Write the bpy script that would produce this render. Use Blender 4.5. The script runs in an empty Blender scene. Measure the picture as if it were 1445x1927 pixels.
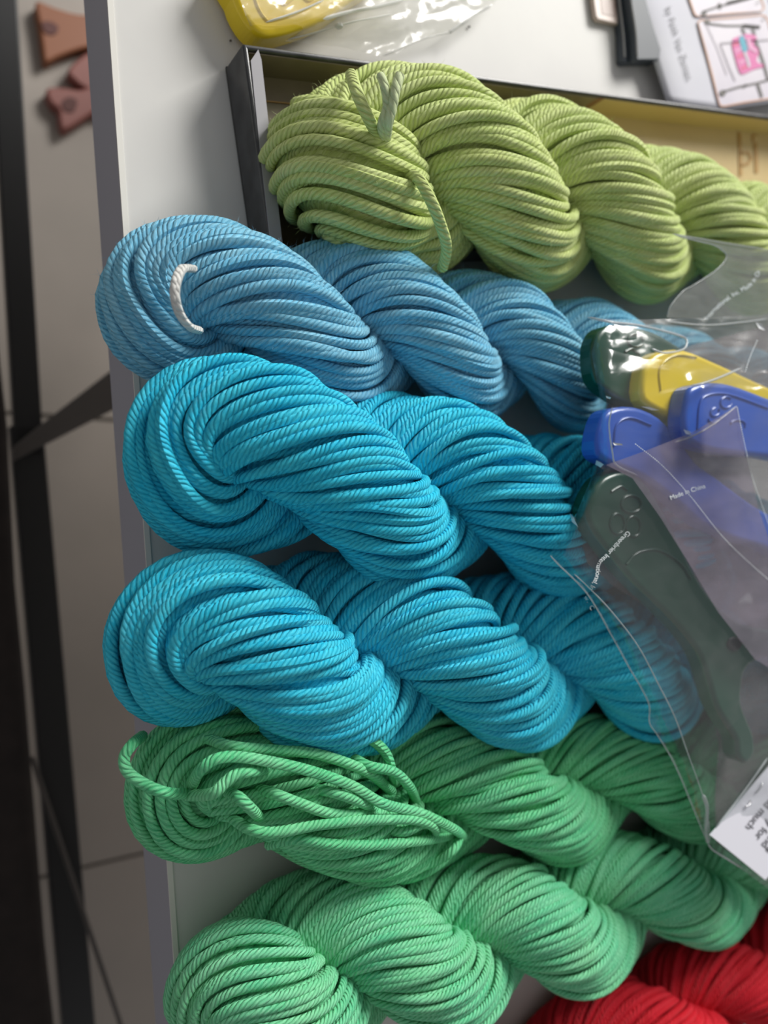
import bpy, math
import numpy as np
from mathutils import Vector, Matrix, noise
from mathutils.geometry import delaunay_2d_cdt

# ------------------------------------------------------------------ camera
T = 0.75                      # height of the table top
CH = 0.34                     # camera above the table top
TH = math.radians(32)         # tilt towards +x (away from the person sitting at the left)
F = 1400.0                    # focal length in pixels of a 1445 x 1927 frame
SC = bpy.context.scene
cam_d = bpy.data.cameras.new('camera'); cam = bpy.data.objects.new('camera', cam_d)
SC.collection.objects.link(cam); SC.camera = cam
cam.location = (0, 0, T + CH); cam.rotation_euler = (0, -TH, 0)
cam_d.sensor_fit = 'HORIZONTAL'; cam_d.sensor_width = 36
cam_d.lens = F / 1445 * 36
cam_d.clip_start = 0.01; cam_d.clip_end = 30
cam_d.dof.use_dof = True; cam_d.dof.focus_distance = 0.305
cam_d.dof.aperture_fstop = cam_d.lens / 4.4

# ------------------------------------------------------------------ light
W = bpy.data.worlds.new('room'); SC.world = W; W.use_nodes = True
bg = W.node_tree.nodes['Background']
bg.inputs[0].default_value = (0.80, 0.79, 0.80, 1); bg.inputs[1].default_value = 0.36
def area(name, loc, target, sx, sy, power, col):
    l = bpy.data.lights.new(name, 'AREA'); l.shape = 'RECTANGLE'; l.size = sx; l.size_y = sy
    l.energy = power; l.color = col
    o = bpy.data.objects.new(name, l); SC.collection.objects.link(o)
    o.location = loc
    d = Vector(target) - Vector(loc); o.rotation_euler = d.to_track_quat('-Z', 'Y').to_euler()
    return o
area('window_light', (2.1, 2.7, T + 1.8), (0.15, 0, T), 1.6, 1.3, 178, (1.0, 0.98, 0.94))
SC.view_settings.view_transform = 'Standard'; SC.view_settings.look = 'None'
SC.view_settings.exposure = 0.0; SC.view_settings.gamma = 1.0
SC.view_settings.use_curve_mapping = False

# ------------------------------------------------------------------ helpers
_c, _s = math.cos(TH), math.sin(TH)
def px(x, y, h=0.0):
    """point of the world that is seen at pixel (x, y), h above the table top"""
    dx, dy = (x - 722.5) / F, -(y - 963.5) / F
    d = Vector((_s + dx * _c, dy, -_c + dx * _s))
    return Vector((0, 0, T + CH)) + d * ((CH - h) / -d.z)
def link(name, me, mat, parent=None):
    o = bpy.data.objects.new(name, me); SC.collection.objects.link(o)
    if mat is not None: me.materials.append(mat)
    if parent is not None: o.parent = parent
    return o
def mesh(name, verts, faces, mat, parent=None, smooth=False, uvs=None):
    me = bpy.data.meshes.new(name); me.from_pydata([tuple(v) for v in verts], [], faces)
    if smooth: me.polygons.foreach_set('use_smooth', [True] * len(me.polygons))
    if uvs is not None:
        l = me.uv_layers.new(name='UV')
        for i, lp in enumerate(me.loops): l.data[i].uv = uvs[lp.vertex_index]
    me.update()
    return link(name, me, mat, parent)
def tag(o, label, cat, group=None):
    o['label'] = label; o['category'] = cat
    if group: o['group'] = group
    return o
def struct(o): o['kind'] = 'structure'; return o
def empty(name, loc, label, cat, group=None):
    o = bpy.data.objects.new(name, None); SC.collection.objects.link(o)
    o.empty_display_size = 0.02
    return tag(o, label, cat, group)
def smooth_poly(P, n=4):
    """closed Catmull-Rom through points"""
    P = [np.array(p, float) for p in P]; N = len(P); out = []
    for i in range(N):
        a, b, c, d = P[i-1], P[i], P[(i+1) % N], P[(i+2) % N]
        for k in range(n):
            t = k / n
            out.append(0.5*((2*b)+(c-a)*t+(2*a-5*b+4*c-d)*t*t+(3*b-a-3*c+d)*t**3))
    return out
def smooth_line(P, n=6):
    P = [np.array(p, float) for p in P]; P = [2*P[0]-P[1]] + P + [2*P[-1]-P[-2]]; out = []
    for i in range(1, len(P)-2):
        a, b, c, d = P[i-1:i+3]
        for k in range(n):
            t = k / n
            out.append(0.5*((2*b)+(c-a)*t+(2*a-5*b+4*c-d)*t*t+(3*b-a-3*c+d)*t**3))
    out.append(P[-2]); return out
def tube_arrays(C, rad, nv, base_ang=None):
    """C (n,3) centre line -> verts, quads, per-vertex (arc length, v)"""
    n = len(C)
    Tn = np.gradient(C, axis=0); Tn /= np.linalg.norm(Tn, axis=1)[:, None] + 1e-12
    U = np.zeros_like(C); ref = np.array([0.0, 0, 1])
    if abs(Tn[0] @ ref) > .9: ref = np.array([0, 1.0, 0])
    u = ref - (ref @ Tn[0]) * Tn[0]; u /= np.linalg.norm(u); U[0] = u
    for i in range(1, n):
        u = u - (u @ Tn[i]) * Tn[i]; u /= np.linalg.norm(u) + 1e-12; U[i] = u
    B = np.cross(Tn, U)
    s = np.concatenate([[0], np.cumsum(np.linalg.norm(np.diff(C, axis=0), axis=1))])
    ang = np.linspace(0, 2*np.pi, nv + 1)              # seam duplicated for the UVs
    rad = np.broadcast_to(np.asarray(rad, float), (n,))
    V = C[:, None, :] + rad[:, None, None]*(np.cos(ang)[None, :, None]*U[:, None, :] + np.sin(ang)[None, :, None]*B[:, None, :])
    i, j = np.meshgrid(np.arange(n-1), np.arange(nv), indexing='ij')
    a = i*(nv+1)+j
    Q = np.stack([a, a+1, a+nv+2, a+nv+1], -1).reshape(-1, 4)
    uv = np.stack([np.repeat(s, nv+1), np.tile(ang/(2*np.pi), n)], -1)
    return V.reshape(-1, 3), Q, uv
def np_mesh(name, V, Q, mat, parent=None, uv=None, smooth=True):
    me = bpy.data.meshes.new(name)
    me.vertices.add(len(V)); me.vertices.foreach_set('co', np.ascontiguousarray(V, dtype=np.float32).ravel())
    k = Q.shape[1]
    me.loops.add(Q.size); me.loops.foreach_set('vertex_index', np.ascontiguousarray(Q, dtype=np.int32).ravel())
    me.polygons.add(len(Q)); me.polygons.foreach_set('loop_start', np.arange(0, Q.size, k, dtype=np.int32))
    if smooth: me.polygons.foreach_set('use_smooth', np.ones(len(Q), dtype=bool))
    if uv is not None:
        l = me.uv_layers.new(name='UV'); l.data.foreach_set('uv', uv[Q.ravel()].astype(np.float32).ravel())
    me.update(calc_edges=True); me.validate()
    return link(name, me, mat, parent)
def tube(name, pts, rad, mat, parent=None, nv=8):
    V, Q, uv = tube_arrays(np.array(pts, float), rad, nv)
    return np_mesh(name, V, Q, mat, parent, uv)
def prism(name, poly, h, th, mat, parent=None, bevel=0.0, dome=0.0):
    """px outline at height h (top), thickness th downwards, rounded upper edge"""
    P = [px(p[0], p[1], h) for p in poly]; n = len(P)
    area2 = sum(P[i].x*P[(i+1) % n].y - P[(i+1) % n].x*P[i].y for i in range(n))
    if area2 < 0: P = P[::-1]
    rings = []
    steps = [(0.0, -th), (0.0, -bevel)] if bevel else [(0.0, -th), (0.0, 0.0)]
    if bevel:
        for k in range(1, 5):
            a = k/4*math.pi/2; steps.append((bevel*(1-math.cos(a)), -bevel+bevel*math.sin(a)))
    def inset(d):
        out = []
        for i in range(n):
            a, b, c = P[i-1], P[i], P[(i+1) % n]
            e1 = (b-a).to_2d().normalized(); e2 = (c-b).to_2d().normalized()
            nn = Vector((-(e1.y+e2.y), e1.x+e2.x))
            if nn.length < 1e-6: nn = Vector((-e1.y, e1.x))
            nn.normalize(); out.append(Vector((b.x+nn.x*d, b.y+nn.y*d, b.z)))
        return out
    V = []; Fc = []
    for d, z in steps:
        for p in inset(d): V.append((p.x, p.y, p.z+z))
    m = len(steps)
    for r in range(m-1):
        for i in range(n):
            Fc.append((r*n+i, r*n+(i+1) % n, (r+1)*n+(i+1) % n, (r+1)*n+i))
    Fc.append(tuple((m-1)*n+i for i in range(n))); Fc.append(tuple(n-1-i for i in range(n)))
    o = mesh(name, V, Fc, mat, parent)
    for i, p in enumerate(o.data.polygons):
        p.use_smooth = bool(bevel) and i < (m-1)*n and i >= n
    return o
def flat(name, poly, h, mat, parent=None, th=0.00015):
    return prism(name, poly, h, th, mat, parent)
def box(name, p0, ax, ay, az, mat, parent=None):
    p0 = Vector(p0); ax = Vector(ax); ay = Vector(ay); az = Vector(az)
    v = [p0, p0+ax, p0+ax+ay, p0+ay, p0+az, p0+ax+az, p0+ax+ay+az, p0+ay+az]
    f = [(0, 3, 2, 1), (4, 5, 6, 7), (0, 1, 5, 4), (1, 2, 6, 5), (2, 3, 7, 6), (3, 0, 4, 7)]
    o = mesh(name, v, f, mat, parent)
    if ax.cross(ay).dot(az) < 0: o.data.flip_normals()
    return o
def bevel(o, w, seg=2):
    m = o.modifiers.new('bevel', 'BEVEL'); m.width = w; m.segments = seg; m.limit_method = 'ANGLE'
    return o

# ------------------------------------------------------------------ materials
def principled(name, col, rough=.5, **kw):
    m = bpy.data.materials.new(name); m.use_nodes = True
    b = m.node_tree.nodes['Principled BSDF']
    b.inputs['Base Color'].default_value = (*col, 1); b.inputs['Roughness'].default_value = rough
    for k, v in kw.items(): b.inputs[k.replace('_', ' ')].default_value = v
    return m
class NT:
    def __init__(s, m): s.t = m.node_tree; s.n = s.t.nodes; s.l = s.t.links
    def node(s, typ, **kw):
        x = s.n.new(typ)
        for k, v in kw.items(): setattr(x, k, v)
        return x
    def math(s, op, a, b=None, c=None):
        x = s.n.new('ShaderNodeMath'); x.operation = op
        for i, v in enumerate((a, b, c)):
            if v is None: continue
            if isinstance(v, (int, float)): x.inputs[i].default_value = v
            else: s.l.new(v, x.inputs[i])
        return x.outputs[0]
    def mix(s, f, a, b):
        x = s.n.new('ShaderNodeMix'); x.data_type = 'RGBA'
        for i, v in ((0, f), (6, a), (7, b)):
            if isinstance(v, (int, float)): x.inputs[i].default_value = v
            elif isinstance(v, tuple): x.inputs[i].default_value = (*v, 1)
            else: s.l.new(v, x.inputs[i])
        return x.outputs[2]
    def noise(s, vec, scale, detail=2, rough=.5):
        x = s.n.new('ShaderNodeTexNoise'); x.inputs['Scale'].default_value = scale
        x.inputs['Detail'].default_value = detail; x.inputs['Roughness'].default_value = rough
        if vec is not None: s.l.new(vec, x.inputs['Vector'])
        return x.outputs[0]
    def ramp(s, v, lo, hi):
        x = s.n.new('ShaderNodeMapRange'); x.inputs[1].default_value = lo; x.inputs[2].default_value = hi
        s.l.new(v, x.inputs[0]); return x.outputs[0]
def noisy(name, c1, c2, scale, rough=.5, bump=0.0, bscale=200, **kw):
    m = principled(name, c1, rough, **kw); t = NT(m); b = t.n['Principled BSDF']
    co = t.node('ShaderNodeTexCoord').outputs['Object']
    t.l.new(t.mix(t.ramp(t.noise(co, scale, 4), .35, .65), c1, c2), b.inputs['Base Color'])
    if bump:
        bp = t.node('ShaderNodeBump'); bp.inputs['Strength'].default_value = bump; bp.inputs['Distance'].default_value = .0005
        t.l.new(t.noise(co, bscale, 3), bp.inputs['Height']); t.l.new(bp.outputs[0], b.inputs['Normal'])
    return m
def yarn(name, base, second, pale, rough=.62, P=0.012, N=5, fuzzy=0.5):
    """four-ply twisted cotton: twist grooves and fibre streaks as bump, dye mottling and pale ridge highlights as colour"""
    m = principled(name, base, rough); t = NT(m); b = t.n['Principled BSDF']
    b.inputs['Sheen Weight'].default_value = .3*fuzzy + .04; b.inputs['Sheen Roughness'].default_value = .45
    b.inputs['Sheen Tint'].default_value = (*pale, 1)
    b.inputs['Specular IOR Level'].default_value = .35
    uv = t.node('ShaderNodeUVMap').outputs[0]
    sp = t.node('ShaderNodeSeparateXYZ'); t.l.new(uv, sp.inputs[0]); u, v = sp.outputs[0], sp.outputs[1]
    ob = t.node('ShaderNodeObjectInfo').outputs['Random']
    cj = t.node('ShaderNodeCombineXYZ'); t.l.new(t.math('MULTIPLY', u, 70.), cj.inputs[0]); t.l.new(t.math('MULTIPLY', ob, 31.), cj.inputs[1])
    wob = t.math('MULTIPLY', t.math('SUBTRACT', t.noise(cj.outputs[0], 1, 2), .5), 3.4)
    ph = t.math('ADD', t.math('ADD', t.math('MULTIPLY', v, float(N)), t.math('MULTIPLY', u, N/P)), wob)
    ridge = t.math('ABSOLUTE', t.math('SINE', t.math('MULTIPLY', ph, math.pi)))
    ridge = t.math('POWER', ridge, .8)
    cv = t.node('ShaderNodeCombineXYZ')
    t.l.new(t.math('MULTIPLY', t.math('SINE', t.math('MULTIPLY', ph, 2*math.pi/N)), 1.6), cv.inputs[0])
    t.l.new(t.math('MULTIPLY', t.math('COSINE', t.math('MULTIPLY', ph, 2*math.pi/N)), 1.6), cv.inputs[1])
    t.l.new(t.math('ADD', t.math('MULTIPLY', u, 120.), t.math('MULTIPLY', ob, 50.)), cv.inputs[2])
    fib = t.noise(cv.outputs[0], 4.5, 2, .6)
    ge = t.node('ShaderNodeNewGeometry').outputs['Position']
    dye = t.ramp(t.noise(ge, 28, 3), .38, .66)
    cv2 = t.node('ShaderNodeCombineXYZ'); t.l.new(t.math('MULTIPLY', u, 45.), cv2.inputs[0]); t.l.new(t.math('MULTIPLY', ob, 97.), cv2.inputs[1])
    strandv = t.ramp(t.noise(cv2.outputs[0], 1, 2), .35, .7)
    col = t.mix(t.math('MULTIPLY', dye, .75), base, second)
    col = t.mix(t.math('MULTIPLY', strandv, .35), col, pale)
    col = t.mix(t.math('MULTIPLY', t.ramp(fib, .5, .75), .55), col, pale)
    col = t.mix(t.math('MULTIPLY', t.math('MULTIPLY', t.math('POWER', ridge, 3.), t.ramp(fib, .42, .6)), .45), col, pale)  # lustre on the twist ridges painted in as paler colour
    t.l.new(col, b.inputs['Base Color'])
    hgt = t.math('ADD', ridge, t.math('MULTIPLY', fib, .45))
    bp = t.node('ShaderNodeBump'); bp.inputs['Strength'].default_value = .8; bp.inputs['Distance'].default_value = .0012
    t.l.new(hgt, bp.inputs['Height']); t.l.new(bp.outputs[0], b.inputs['Normal'])
    return m
def film(name, alpha, tint, rough=.12, spec=1.0, diffuse=(.8, .8, .82), wr=.6, wscale=55):
    """clear plastic: mostly see-through, a little milky, glossy"""
    m = bpy.data.materials.new(name); m.use_nodes = True; t = NT(m)
    out = t.n['Material Output']; b = t.n['Principled BSDF']
    b.inputs['Base Color'].default_value = (*diffuse, 1); b.inputs['Roughness'].default_value = rough
    b.inputs['Specular IOR Level'].default_value = .9
    tr = t.node('ShaderNodeBsdfTransparent'); tr.inputs[0].default_value = (*tint, 1)
    gl = t.node('ShaderNodeBsdfGlossy'); gl.inputs['Roughness'].default_value = rough
    mx = t.node('ShaderNodeMixShader')
    co = t.node('ShaderNodeTexCoord').outputs['Object']
    mp = t.node('ShaderNodeMapping'); mp.inputs['Rotation'].default_value = (0, 0, -.9); mp.inputs['Scale'].default_value = (.35, 1.2, .6)
    t.l.new(co, mp.inputs['Vector'])
    hz = t.ramp(t.noise(co, 38, 4, .6), .25, .8)
    t.l.new(t.math('ADD', alpha*.75, t.math('MULTIPLY', hz, alpha*.5)), mx.inputs[0])
    t.l.new(tr.outputs[0], mx.inputs[1]); t.l.new(b.outputs[0], mx.inputs[2])
    lw = t.node('ShaderNodeLayerWeight'); lw.inputs[0].default_value = .5
    fac = t.math('ADD', .045, t.math('MULTIPLY', .9, t.math('POWER', lw.outputs['Facing'], 4.)))
    m2 = t.node('ShaderNodeMixShader'); t.l.new(t.math('MULTIPLY', fac, spec), m2.inputs[0])
    t.l.new(mx.outputs[0], m2.inputs[1]); t.l.new(gl.outputs[0], m2.inputs[2])
    t.l.new(m2.outputs[0], out.inputs['Surface'])
    bp = t.node('ShaderNodeBump'); bp.inputs['Strength'].default_value = wr; bp.inputs['Distance'].default_value = .002
    n1 = t.noise(mp.outputs[0], wscale, 2, .5)
    rdg = t.math('ABSOLUTE', t.math('SUBTRACT', n1, .5))
    t.l.new(rdg, bp.inputs['Height'])
    for x in (b, gl, lw): t.l.new(bp.outputs[0], x.inputs['Normal'])
    return m

M_top = noisy('white_laminate', (.71, .70, .67), (.68, .67, .645), 30, .55)
M_edge = principled('edge_band', (.36, .355, .40), .5)
M_edge2 = principled('edge_lip', (.82, .80, .74), .4)
M_tile = noisy('floor_tile_glaze', (.33, .29, .255), (.295, .262, .23), 6, .55)
M_grout = principled('grout', (.16, .145, .125), .9)
M_blackmetal = principled('black_metal', (.018, .019, .021), .45)
M_greymetal = principled('grey_brace', (.10, .09, .085), .5)
M_dark = noisy('dark_fabric', (.012, .008, .007), (.02, .014, .012), 40, .9)

# ------------------------------------------------------------------ table, floor, chair
E0, E1 = px(207, 0), px(340, 1927)
ed = (E1 - E0).normalized(); er = Vector((-ed.y, ed.x, 0))        # er points into the table
if er.x < 0: er = -er
tb = empty('table', (0, 0, 0), 'white laminate table with a grey edge band under all the yarn', 'table')
a = E0 - ed*0.55
L = (E1 - E0).length + 1.0
TT = 0.045
o = box('tabletop', a + Vector((0, 0, -TT)), ed*L, er*0.95, (0, 0, TT - .0004), M_top, tb)
o = box('edge_band', a + Vector((0, 0, -TT)) - er*.0012, ed*L, er*.0012, (0, 0, TT-.0006), M_edge, tb); o['label'] = 'grey edge band'
o = box('edge_lip', a + Vector((0, 0, -.0006)) - er*.0012, ed*L, er*.0024, (0, 0, .0009), M_edge2, tb); o['label'] = 'pale lip along the edge'
for u_, v_ in ((.06, .40), (L-.06, .40), (.06, .88), (L-.06, .88)):
    p = a + ed*u_ + er*v_
    box('leg', (p.x-.025, p.y-.025, 0), (.05, 0, 0), (0, .05, 0), (0, 0, T-TT), M_top, tb)
me = mesh('floor', [(-1.6, -1.6, -.006), (1.6, -1.6, -.006), (1.6, 1.6, -.006), (-1.6, 1.6, -.006)], [(0, 1, 2, 3)], M_grout); struct(me)
# floor tiles follow the joint seen at the lower left
j0, j1 = px(150, 1634, -T), px(278, 1604, -T)
tx = (j1 - j0).normalized(); ty = Vector((-tx.y, tx.x, 0)); S = .62; G = .005
tile = None
for i in range(-3, 3):
    for k in range(-2, 3):
        p = j0 + tx*(i*S + .28) + ty*(k*S)
        if abs(p.x) > 1.9 or abs(p.y) > 1.9: continue
        if tile is None:
            tile = box('floor_tile', (G/2, G/2, -.006), (S-G, 0, 0), (0, S-G, 0), (0, 0, .006), M_tile, me); q = tile
        else:
            q = tile.copy(); SC.collection.objects.link(q); q.parent = me
        q.location = p; q.rotation_euler = (0, 0, math.atan2(tx.y, tx.x))

ch = empty('chair', (0, 0, 0), 'dark chair with black metal rails, out of focus at the left beside the table', 'chair')
def at(x, y, z): return px(x, y, z - T)
z = .44
seat = prism('seat', [(-420, -300), (-40, -300), (-20, 400), (0, 650), (16, 800), (31, 1100), (50, 1300), (88, 1784), (104, 1927), (135, 2300), (-420, 2300)], z - T, .05, M_dark, ch, bevel=.012)
def bar(name, p, q, wd, th, z, mat):
    a_, b_ = at(*p, z), at(*q, z); d = (b_-a_).normalized(); n_ = Vector((-d.y, d.x, 0))
    return bevel(box(name, a_ - n_*wd/2 - Vector((0, 0, th)), b_-a_, n_*wd, (0, 0, th), mat, ch), .002)
bar('side_rail', (-14, -350), (57, 860), .025, .02, .30, M_blackmetal)
bar('side_rail', (50, 800), (186, 2350), .030, .02, .30, M_blackmetal)
prism('cross_brace', [(30, 838), (78, 798), (214, 693), (340, 596), (340, 708), (218, 769), (27, 867), (22, 850)], .34 - T, .008, M_greymetal, ch, bevel=.002)['label'] = 'flat grey brace'
bar('cross_brace', (60, 1425), (250, 1997), .0045, .006, .33, M_greymetal)['label'] = 'thin grey brace'
for p in ((-200, -200), (-200, 2100)):
    c_ = at(*p, .40); box('leg', (c_.x-.015, c_.y-.015, 0), (.03, 0, 0), (0, .03, 0), (0, 0, .40), M_blackmetal, ch)
for p in ((-5, -320), (178, 2300)):
    c_ = at(*p, .29); box('leg', (c_.x-.01, c_.y-.01, 0), (.02, 0, 0), (0, .02, 0), (0, 0, .41), M_blackmetal, ch)

M_orange = principled('orange_plastic', (.24, .085, .035), .5)
M_pink = principled('pink_plastic', (.24, .085, .07), .5)
def toy(poly, hole, mat, label, th=.02):
    e = prism('toy_piece', smooth_poly(poly, 3), -T + th, th, mat, None, bevel=.004)
    c = np.mean(hole, axis=0)
    prism('painted_socket', smooth_poly(hole, 3), -T + th + .0015, .002, M_hole, e, bevel=.0008)['label'] = 'dark patch painted for a shaded recess'
    tag(e, label, 'toy', 'small plastic pieces on the floor')
M_hole = principled('recess_shade', (.10, .035, .03), .7)  # dark colour on a raised patch, in place of a hole's shade
toy([(68, 2), (100, 12), (150, 26), (230, 30), (230, 70), (150, 92), (110, 106), (86, 116), (80, 90), (74, 45)], [(78, 42), (95, 40), (110, 50), (104, 64), (86, 62)], M_orange, 'orange plastic toy piece, blurred on the floor tiles, nearest the top left')
toy([(128, 132), (150, 108), (180, 92), (240, 90), (240, 160), (185, 172), (160, 165), (140, 150)], [(172, 125), (190, 120), (196, 136), (180, 142)], M_pink, 'pinkish red toy piece half under the table edge between two others')
toy([(88, 166), (120, 164), (150, 168), (185, 158), (240, 168), (240, 215), (190, 206), (160, 222), (122, 244), (112, 226), (110, 205), (95, 192)], [(116, 192), (130, 182), (146, 190), (138, 210), (122, 208)], M_pink, 'pinkish red bow-shaped toy piece, lowest on the floor at the left')

# ------------------------------------------------------------------ skeins
rng = np.random.default_rng(7)
def snoise(n, k, amp, r):
    """smooth 1d noise: n samples, k control knots"""
    kn = r.normal(0, 1, max(4, k)); x = np.linspace(0, len(kn)-1, n)
    i = np.clip(x.astype(int), 1, len(kn)-3); f = x - i
    a_, b_, c_, d_ = kn[i-1], kn[i], kn[i+1], kn[i+2]
    return amp*0.5*((2*b_)+(c_-a_)*f+(2*a_-5*b_+4*c_-d_)*f**2+(3*b_-a_-3*c_+d_)*f**3)
def fuzz(parent, pts, dirs, length, width, mat, r):
    n = len(pts)
    d = dirs + r.normal(0, .55, (n, 3)); d /= np.linalg.norm(d, axis=1)[:, None]
    side = np.cross(d, r.normal(0, 1, (n, 3))); side /= np.linalg.norm(side, axis=1)[:, None]
    ln = length*r.uniform(.4, 1.2, n)[:, None]
    bend = r.normal(0, .45, (n, 3))*ln
    p0 = pts - d*.0004; p1 = pts + d*ln*.55 + bend*.2; p2 = pts + d*ln*.85 + bend*.7
    V = np.stack([p0-side*width/2, p0+side*width/2, p1-side*width/2.4, p1+side*width/2.4, p2], 1).reshape(-1, 3)
    b = np.arange(n)*5
    Fc = np.concatenate([np.stack([b, b+1, b+3], -1), np.stack([b, b+3, b+2], -1), np.stack([b+2, b+3, b+4], -1)])
    o = np_mesh('fuzz', V, Fc, mat, parent, smooth=False); o['kind'] = 'stuff'; return o
SKEINS = {}
def skein(key, label, mat, fmat, axis, lumps, phi0, a, r, turn, seed, strand=.0022, squash=.86, floor=0.0,
          ascale=(), k0=0, planes=(), jit=1.0, nfuzz=2500, cinch=(), rscale=(), eps=.8, fz=.004, group='hand-dyed twisted skeins on the table'):
    """A twisted hank: one bundle of strands folded at the left end, both halves wound round each other.
    axis: px points (x, y, h); lumps: px x of each place where a half crosses the top."""
    R = np.random.default_rng(seed)
    ax = smooth_line([tuple(px(x, y, h)) for x, y, h in axis], 16); ax = np.array(ax)
    axpx = smooth_line([(x, y, h) for x, y, h in axis], 16); axpx = np.array(axpx)
    sl = np.concatenate([[0], np.cumsum(np.linalg.norm(np.diff(ax, axis=0), axis=1))]); Lx = sl[-1]
    ul = np.interp(lumps, axpx[:, 0], sl)
    ku = [0.0] + list(ul) + [ul[-1] + (ul[-1]-ul[-2])*k for k in (1, 2, 3)]
    kp = [phi0] + [math.pi/2 + math.pi*(k+k0) for k in range(len(lumps)+3)]
    step = .0026
    n = int(Lx/step)
    # u as a function of t (path symmetrical about the fold)
    tt = np.arange(-n, n+1)*step
    e_ = a*eps
    w = np.sqrt(tt**2 + e_**2); u = w - e_; sg = tt/w
    Am = np.stack([np.interp(u, sl, ax[:, k]) for k in range(3)], 1)
    Ta = np.stack([np.interp(u, sl, np.gradient(ax[:, k], sl)) for k in range(3)], 1); Ta /= np.linalg.norm(Ta, axis=1)[:, None]
    Sd = np.cross(np.array([0, 0, 1.0]), Ta); Sd /= np.linalg.norm(Sd, axis=1)[:, None]
    Up = np.cross(Ta, Sd)
    ph_u = np.interp(u, ku, kp)
    # smooth the phase a little
    kk = np.ones(9)/9
    m_ = np.concatenate([ph_u[:4][::1], ph_u, ph_u[-4:]]); ph_u = np.convolve(m_, kk, 'valid')
    rs = np.interp(u, [p for p, q in rscale], [q for p, q in rscale]) if rscale else 1.0
    rr = r*rs*sg
    Cc = Am + (rr*np.cos(ph_u))[:, None]*Sd + (rr*np.sin(ph_u))[:, None]*Up
    # re-sample at equal spacing
    s_ = np.concatenate([[0], np.cumsum(np.linalg.norm(np.diff(Cc, axis=0), axis=1))])
    N_ = int(s_[-1]/.0028); q = np.linspace(0, s_[-1], N_)
    C = np.stack([np.interp(q, s_, Cc[:, k]) for k in range(3)], 1)
    for _ in range(3): C[1:-1] = .25*C[:-2] + .5*C[1:-1] + .25*C[2:]
    tq = np.interp(q, s_, tt); uq = np.interp(q, s_, u)
    Amq = np.stack([np.interp(q, s_, Am[:, k]) for k in range(3)], 1)
    Tn = np.gradient(C, axis=0); Tn /= np.linalg.norm(Tn, axis=1)[:, None]
    U = np.zeros_like(C); v0 = np.array([0, 0, 1.0]); v0 -= (v0@Tn[0])*Tn[0]; v0 /= np.linalg.norm(v0); U[0] = v0
    for i in range(1, N_):
        v0 = v0 - (v0@Tn[i])*Tn[i]; v0 /= np.linalg.norm(v0); U[i] = v0
    B = np.cross(Tn, U)
    aq = np.full(N_, a)
    if ascale: aq = a*np.interp(uq, [p for p, _ in ascale], [s for _, s in ascale])
    for cu, cw, cd, half in cinch:                     # a tie pulls one half of the hank together
        msk = (np.sign(tq) == half) if half else np.ones(N_, bool)
        aq = aq*np.where(msk, 1 - cd*np.exp(-((uq-cu)/cw)**2), 1)
    mid = N_//2
    psi = turn*(q - q[mid])                            # strands wind within the bundle
    root = bpy.data.objects.new('yarn_skein', None); SC.collection.objects.link(root)
    tag(root, label, 'yarn', group)
    def finish(P, rad):
        P = P.copy()
        P[:, 2] = Amq[:, 2] + (P[:, 2]-Amq[:, 2])*squash
        for (n_, d_, m_s) in planes:
            s1 = P@n_ - d_; k_ = s1 > -m_s
            tgt = -m_s*np.exp(-(s1+m_s)/m_s)
            P = P + np.where(k_, tgt - s1, 0)[:, None]*n_
        fl = T + floor + rad*1.05; m_s = .008
        s1 = P[:, 2] - fl; k_ = s1 < m_s
        P[:, 2] = np.where(k_, fl + m_s*np.exp(np.minimum((s1-m_s)/m_s, 0)), P[:, 2])
        return P
    n_out = int(2*math.pi*(a-strand)/(2*strand*.98))
    fp, fd = [], []
    knots = max(6, int(q[-1]/.035))
    for layer, cnt, fr, nv, sub in ((0, n_out, 1.0, 8, 1), (1, int(n_out*.80), .78, 6, 2)):
        for j in range(cnt):
            w0 = 2*math.pi*j/cnt + layer*.3
            rad_n = snoise(N_, knots, .032*jit, R) + R.normal(0, .02)
            ang_n = snoise(N_, knots, .42*jit*2*math.pi/cnt, R)
            if layer == 0 and R.random() < .16*jit: rad_n = rad_n + np.abs(snoise(N_, knots, .07, R))
            ang = w0 + psi + ang_n
            rd = (aq - strand)*np.clip(fr + rad_n, .3, 1.16)
            P = C + (rd*np.cos(ang))[:, None]*U + (rd*np.sin(ang))[:, None]*B
            P = finish(P, strand)
            P[1:-1] = .25*P[:-2]+.5*P[1:-1]+.25*P[2:]
            if sub > 1: P = P[::sub]
            V, Q, uv = tube_arrays(P, strand*(1+.10*R.normal()*.6), nv)
            uv[:, 0] += R.uniform(0, 1)
            np_mesh('strand', V, Q, mat, root, uv)
            if layer == 0 and nfuzz:
                k = R.integers(0, len(P), max(1, nfuzz//n_out))
                nn = P[k] - C[k]; nn /= np.linalg.norm(nn, axis=1)[:, None] + 1e-9
                fp.append(P[k] + nn*strand*.9); fd.append(nn)
    rc = np.maximum(aq*.74, .002)
    V, Q, uv = tube_arrays(C, rc, 20); V = finish(V, 0.0) if False else V
    V = V.reshape(N_, 21, 3); V[..., 2] = np.maximum(Amq[:, None, 2] + (V[..., 2]-Amq[:, None, 2])*squash, T+floor+.002)
    for (n_, d_, m_s) in planes:
        s1 = V@n_ - d_; tgt = -m_s*np.exp(-(s1+m_s)/m_s); V = V + np.where(s1 > -m_s, tgt-s1, 0)[..., None]*n_
    np_mesh('inner_strands', V.reshape(-1, 3), Q, mat, root, uv)
    if fp: fuzz(root, np.concatenate(fp), np.concatenate(fd), fz, .00009, fmat, R)
    SKEINS[key] = (root, C, aq, uq, tq)
    return root

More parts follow.
